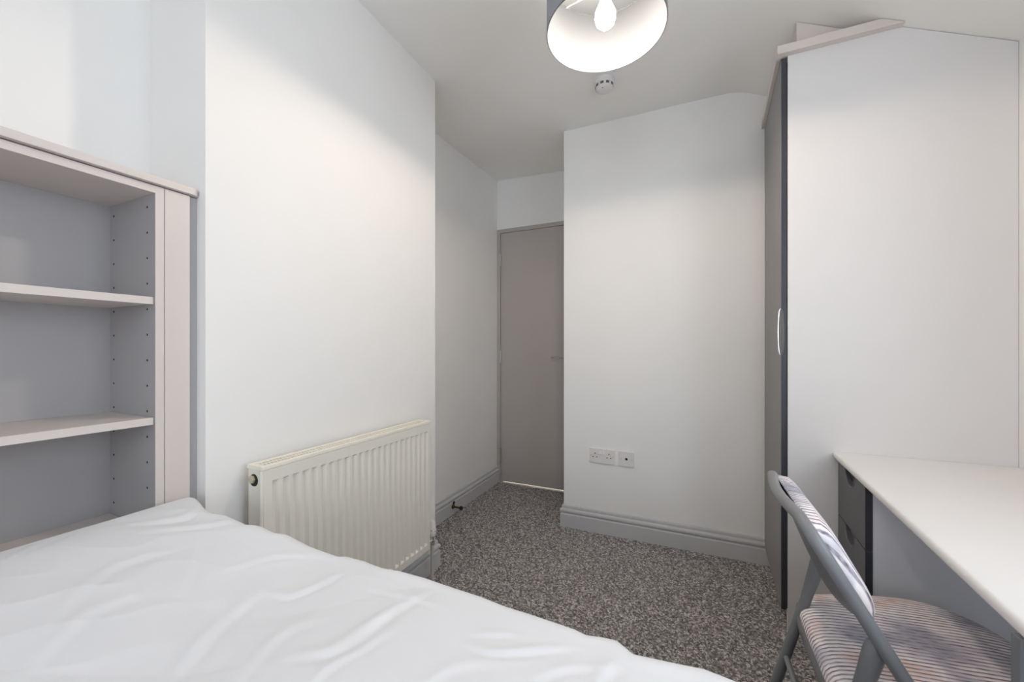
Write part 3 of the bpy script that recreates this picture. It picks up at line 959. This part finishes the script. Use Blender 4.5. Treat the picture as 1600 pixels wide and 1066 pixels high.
# rear legs, pivoted high on the back frame
for ys, sg in ((YFAR + 0.000, 1), (YNEAR, -1)):
    yo = ys - 0.022 * sg          # the legs sit just inside the frame tubes
    G().tube([(0.292, yo, 0.585), (0.284, yo, 0.555), (0.1985, yo, 0.245), (0.1345, yo, 0.014)], [0.0105, 0.0115, 0.0115, 0.0115], 16).build('rear_leg', M['chair_metal'], t, smooth=True)
    G().lathe([(0.0, 0.0), (0.014, 0.0), (0.015, 0.02), (0.012, 0.03)], (0.1315, yo, 0.0065), 16).build('foot_cap', M['stopper'], t, smooth=True)
    G().lathe([(0.0, 0.0), (0.014, 0.0), (0.015, 0.02), (0.012, 0.03)], (px_(0.0), ys, 0.0065), 16).build('foot_cap', M['stopper'], t, smooth=True)
    # pivot plate with rivet
    G().tube([(0.2935, yo, 0.603), (0.2915, yo, 0.595), (0.288, yo, 0.578), (0.280, yo, 0.545), (0.264, yo, 0.485)],
             [0.006, 0.0150, 0.0170, 0.0155, 0.0120], 14, flat=0.72).build('pivot_plate', M['chair_metal'], t, smooth=True)
    # seat hinge lug
    G().tube([(px_(0.42), ys, 0.42), (px_(0.42), ys + sg * 0.02, 0.422)], 0.006, 10).build('seat_pivot', M['steel'], t, smooth=True)
G().tube([(0.2215, YFAR - 0.004, 0.325), (0.2215, YNEAR + 0.004, 0.325)], 0.0070, 12).build('rear_stretcher', M['chair_metal'], t, smooth=True)
G().tube([(px_(0.22), YFAR - 0.004, 0.22), (px_(0.22), YNEAR + 0.004, 0.22)], 0.0070, 12).build('front_stretcher', M['chair_metal'], t, smooth=True)

# ------------------------------------------------------------------ bed and duvet
t = thing('bed', (-0.24, -0.05, 0), 'divan bed under the white duvet in front of the shelving unit', 'bed')
G().box(-1.17, 0.74, -0.72, 0.56, 0.04, 0.36).build('divan_base', M['divan'], t, bevel=0.01)
G().box(-1.17, 0.74, -0.72, 0.56, 0.362, 0.575).build('mattress', M['mattress'], t, bevel=0.03)
for x in (-1.08, 0.65):
    for y in (-0.64, 0.48):
        G().lathe([(0.022, 0.006), (0.022, 0.042)], (x, y, 0), 16, cap0=True, cap1=True).build('foot', M['rubber'], t)

sa, ca_ = math.sin(YAW), math.cos(YAW)


def ground(px, py, z):
    """room point at height z lying on the sight line of photo pixel (px, py): used to lay out the measured folds"""
    u = (px - 800) / F_PX
    d = (z - CAM_H) * F_PX / (545.0 - py)
    return (-sa + u * ca_) * d, (ca_ + u * sa) * d


def ztop(x):
    s = np.clip((-x - 0.62) / 0.55, 0, 1)
    s = s * s * (3 - 2 * s)
    return 0.628 + 0.088 * s + 0.010 * np.clip((-x - 0.0) / 0.6, 0, 1)


# measured hem-side edge of the duvet
EDGE_PX = [(307, 803), (322, 809), (343, 812), (375, 827), (397, 829), (420, 840), (439, 842), (476, 861), (521, 877), (536, 877), (562, 884), (590, 895), (620, 900.6),
           (657, 911), (691, 923), (744, 941), (785, 958), (822, 970), (894, 995), (912, 1004), (940, 1008), (961, 1013), (972, 1022), (987, 1035), (1044, 1047), (1100, 1058)]
ex_, ey_ = [], []
for (px, py) in EDGE_PX:
    x = -0.8
    for _ in range(12):
        x, y = ground(px, py, float(ztop(x)) - 0.010)
    ex_.append(x); ey_.append(y)
order = np.argsort(ex_)
ex_, ey_ = np.array(ex_)[order], np.array(ey_)[order]
ex_ = np.concatenate([[-1.19, -1.165], ex_, [0.3, 0.8]])
ey_ = np.concatenate([[0.566, 0.572], ey_, [0.60, 0.585]])

NXD, NTD = 460, 420
XH = -1.178
u = np.linspace(0, 1, NXD)
sx = -0.16 + u * (2.02 + 0.16)          # arc length along the bed, negative wraps down at the head
T = np.linspace(-0.98, 0.30, NTD)        # arc length across: 0 = hem-side edge, positive goes down
S, TT = np.meshgrid(sx, T, indexing='ij')
R1 = 0.035


def wrap(s, r):
    """flat -> quarter circle -> straight down; s<0 flat, returns (forward, down)"""
    L = r * PI / 2
    a = np.clip(s, 0, L) / r
    fwd = np.where(s < 0, s, r * np.sin(a))
    dn = np.where(s < 0, 0, r * (1 - np.cos(a))) + np.clip(s - L, 0, None)
    return fwd, dn


fh, dh = wrap(-S, 0.028)
Xb = XH + 0.028 - fh
edge = np.interp(np.clip(Xb, -1.19, 0.8), ex_, ey_)
fe, de = wrap(TT + R1 * 0.8, R1)
Yb = edge + fe - R1 * 0.2
Zb = ztop(Xb) - dh - de
# near-side roll-off (out of frame)
nearside = np.clip(-(TT + 0.98 - 0.0) + 0.0, 0, None)


def smoothnoise(X, Y, seed, n=26, kmin=6, kmax=26, ang=None, spread=0.6):
    r = np.random.RandomState(seed)
    out = np.zeros_like(X)
    for _ in range(n):
        k = r.uniform(kmin, kmax)
        a = r.uniform(0, 2 * PI) if ang is None else ang + r.normal() * spread
        out += np.sin(k * (X * math.cos(a) + Y * math.sin(a)) + r.uniform(0, 2 * PI)) / k ** 0.8
    return out / n


W = smoothnoise(Xb, Yb, 3) * 0.10
wx = smoothnoise(Xb, Yb, 5, kmin=3, kmax=9) * 0.6
wy = smoothnoise(Xb, Yb, 6, kmin=3, kmax=9) * 0.6
# ridged folds following the photo's diagonal drag of the cloth
rid = smoothnoise(Xb + wx, Yb + wy, 9, n=14, kmin=14, kmax=34, ang=2.15, spread=0.30)
W += (np.abs(rid) / (np.abs(rid).max() + 1e-6)) ** 0.8 * 0.0035 - 0.0015

fine = smoothnoise(Xb + wx * 0.5, Yb + wy * 0.5, 21, n=18, kmin=30, kmax=70, ang=2.25, spread=0.35)
fine = 1 - (np.abs(fine) / (np.abs(fine).max() + 1e-6)) ** 0.5
patch = np.clip(0.5 + 9.0 * smoothnoise(Xb, Yb, 33, n=10, kmin=4, kmax=10), 0, 1)
W += fine ** 2 * 0.0022 * patch

FOLDS = [([(262, 944), (285, 905), (304, 865)], 6.0, 0.018), ([(240, 1060), (310, 985), (390, 921)], 7.0, 0.022), ([(169, 872), (232, 861), (280, 848), (318, 822)], 7.0, 0.020),
         ([(4, 929), (94, 884), (169, 854), (244, 816)], 7.0, 0.020), ([(214, 876), (307, 857), (397, 831)], 6.0, 0.018), ([(401, 921), (442, 921), (525, 884)], 6.0, 0.016),
         ([(319, 910), (412, 876), (470, 866)], 4.5, 0.016), ([(439, 1019), (525, 1000), (600, 940)], 6.0, 0.020), ([(465, 1066), (499, 1034), (600, 974)], 5.0, 0.016),
         ([(500, 1007), (560, 968), (620, 932), (657, 912)], 7.0, 0.020), ([(725, 996), (762, 1006), (837, 1000), (890, 994)], 6.0, 0.014), ([(939, 1066), (942, 1037), (965, 1015)], 8.0, 0.020),
         ([(736, 977), (800, 977)], 4.0, 0.014), ([(60, 1000), (150, 930), (230, 900)], 5.0, 0.022), ([(20, 1060), (110, 990), (200, 950)], 4.5, 0.024),
         ([(640, 1066), (700, 1030), (790, 1020)], 4.0, 0.02), ([(560, 905), (610, 915), (680, 935)], 4.0, 0.014), ([(820, 1050), (870, 1030), (930, 1025)], 5.0, 0.016), ([(100, 850), (180, 825), (260, 800)], 4.5, 0.016), ([(340, 1066), (420, 985), (470, 960)], 4.0, 0.022)]
P2 = np.stack([Xb, edge + np.minimum(TT, 0.0)], -1)
for pts, amp, wid in FOLDS:
    q = np.array([ground(px, py, 0.665) for px, py in pts])
    # resample smoothly
    qq = np.array([tuple(p)[:2] for p in catmull([(a, b, 0) for a, b in q], 5)])
    best = np.full(Xb.shape, 9.0)
    sgn = np.zeros(Xb.shape)
    tpar = np.zeros(Xb.shape)
    nseg = len(qq) - 1
    for i in range(nseg):
        a, b = qq[i], qq[i + 1]
        d = b - a
        L2 = (d ** 2).sum() + 1e-9
        tt = np.clip(((P2 - a) @ d) / L2, 0, 1)
        dv = P2 - (a + tt[..., None] * d)
        dist = np.sqrt((dv ** 2).sum(-1))
        sd = np.sign(d[0] * dv[..., 1] - d[1] * dv[..., 0])
        m = dist < best
        best = np.where(m, dist, best)
        sgn = np.where(m, sd, sgn)
        tpar = np.where(m, (i + tt) / nseg, tpar)
    s = best * sgn / (wid * 0.62)
    fade = np.sin(PI * np.clip(tpar, 0.02, 0.98)) ** 0.5
    W += amp * 0.00042 * fade * (np.exp(-(s - 0.7) ** 2) * 1.0 - 0.9 * np.exp(-(s + 0.35) ** 2 * 1.6))
# hanging side gets vertical flutes
hang = np.clip((TT - 0.02) / 0.15, 0, 1)
flute = np.sin(Xb * 23 + 1.3 * np.sin(Xb * 7)) * 0.010 * hang
edge_damp = np.clip(-TT / 0.04, 0.25, 1.0)
nz_top = np.where(TT < 0, 1.0, 0.0)
damp_h = np.clip(S / 0.05, 0.1, 1.0)
Zb = Zb + W * edge_damp * damp_h * np.where(TT < 0.01, 1, 0.2)
Yb = Yb + flute
Zb = Zb + 0.004 * np.sin(Xb * 11) * hang
vv = np.stack([Xb, Yb, Zb], -1).reshape(-1, 3)
ii, jj = np.meshgrid(np.arange(NXD - 1), np.arange(NTD - 1), indexing='ij')
a_ = (ii * NTD + jj).ravel()
ff = np.stack([a_, a_ + NTD, a_ + NTD + 1, a_ + 1], 1)
me = bpy.data.meshes.new('duvet')
me.vertices.add(len(vv)); me.vertices.foreach_set('co', vv.ravel())
me.loops.add(ff.size); me.loops.foreach_set('vertex_index', ff.ravel().astype(np.int32))
me.polygons.add(len(ff)); me.polygons.foreach_set('loop_start', np.arange(0, ff.size, 4, dtype=np.int32))
me.update(calc_edges=True); me.validate()
me.polygons.foreach_set('use_smooth', [True] * len(me.polygons))
me.materials.append(M['duvet'])
duvet = bpy.data.objects.new('duvet', me)
COL.objects.link(duvet)
tag(duvet, 'creased white duvet spread over the bed in the foreground', 'duvet')
md = duvet.modifiers.new('thickness', 'SOLIDIFY'); md.thickness = 0.012; md.offset = -1
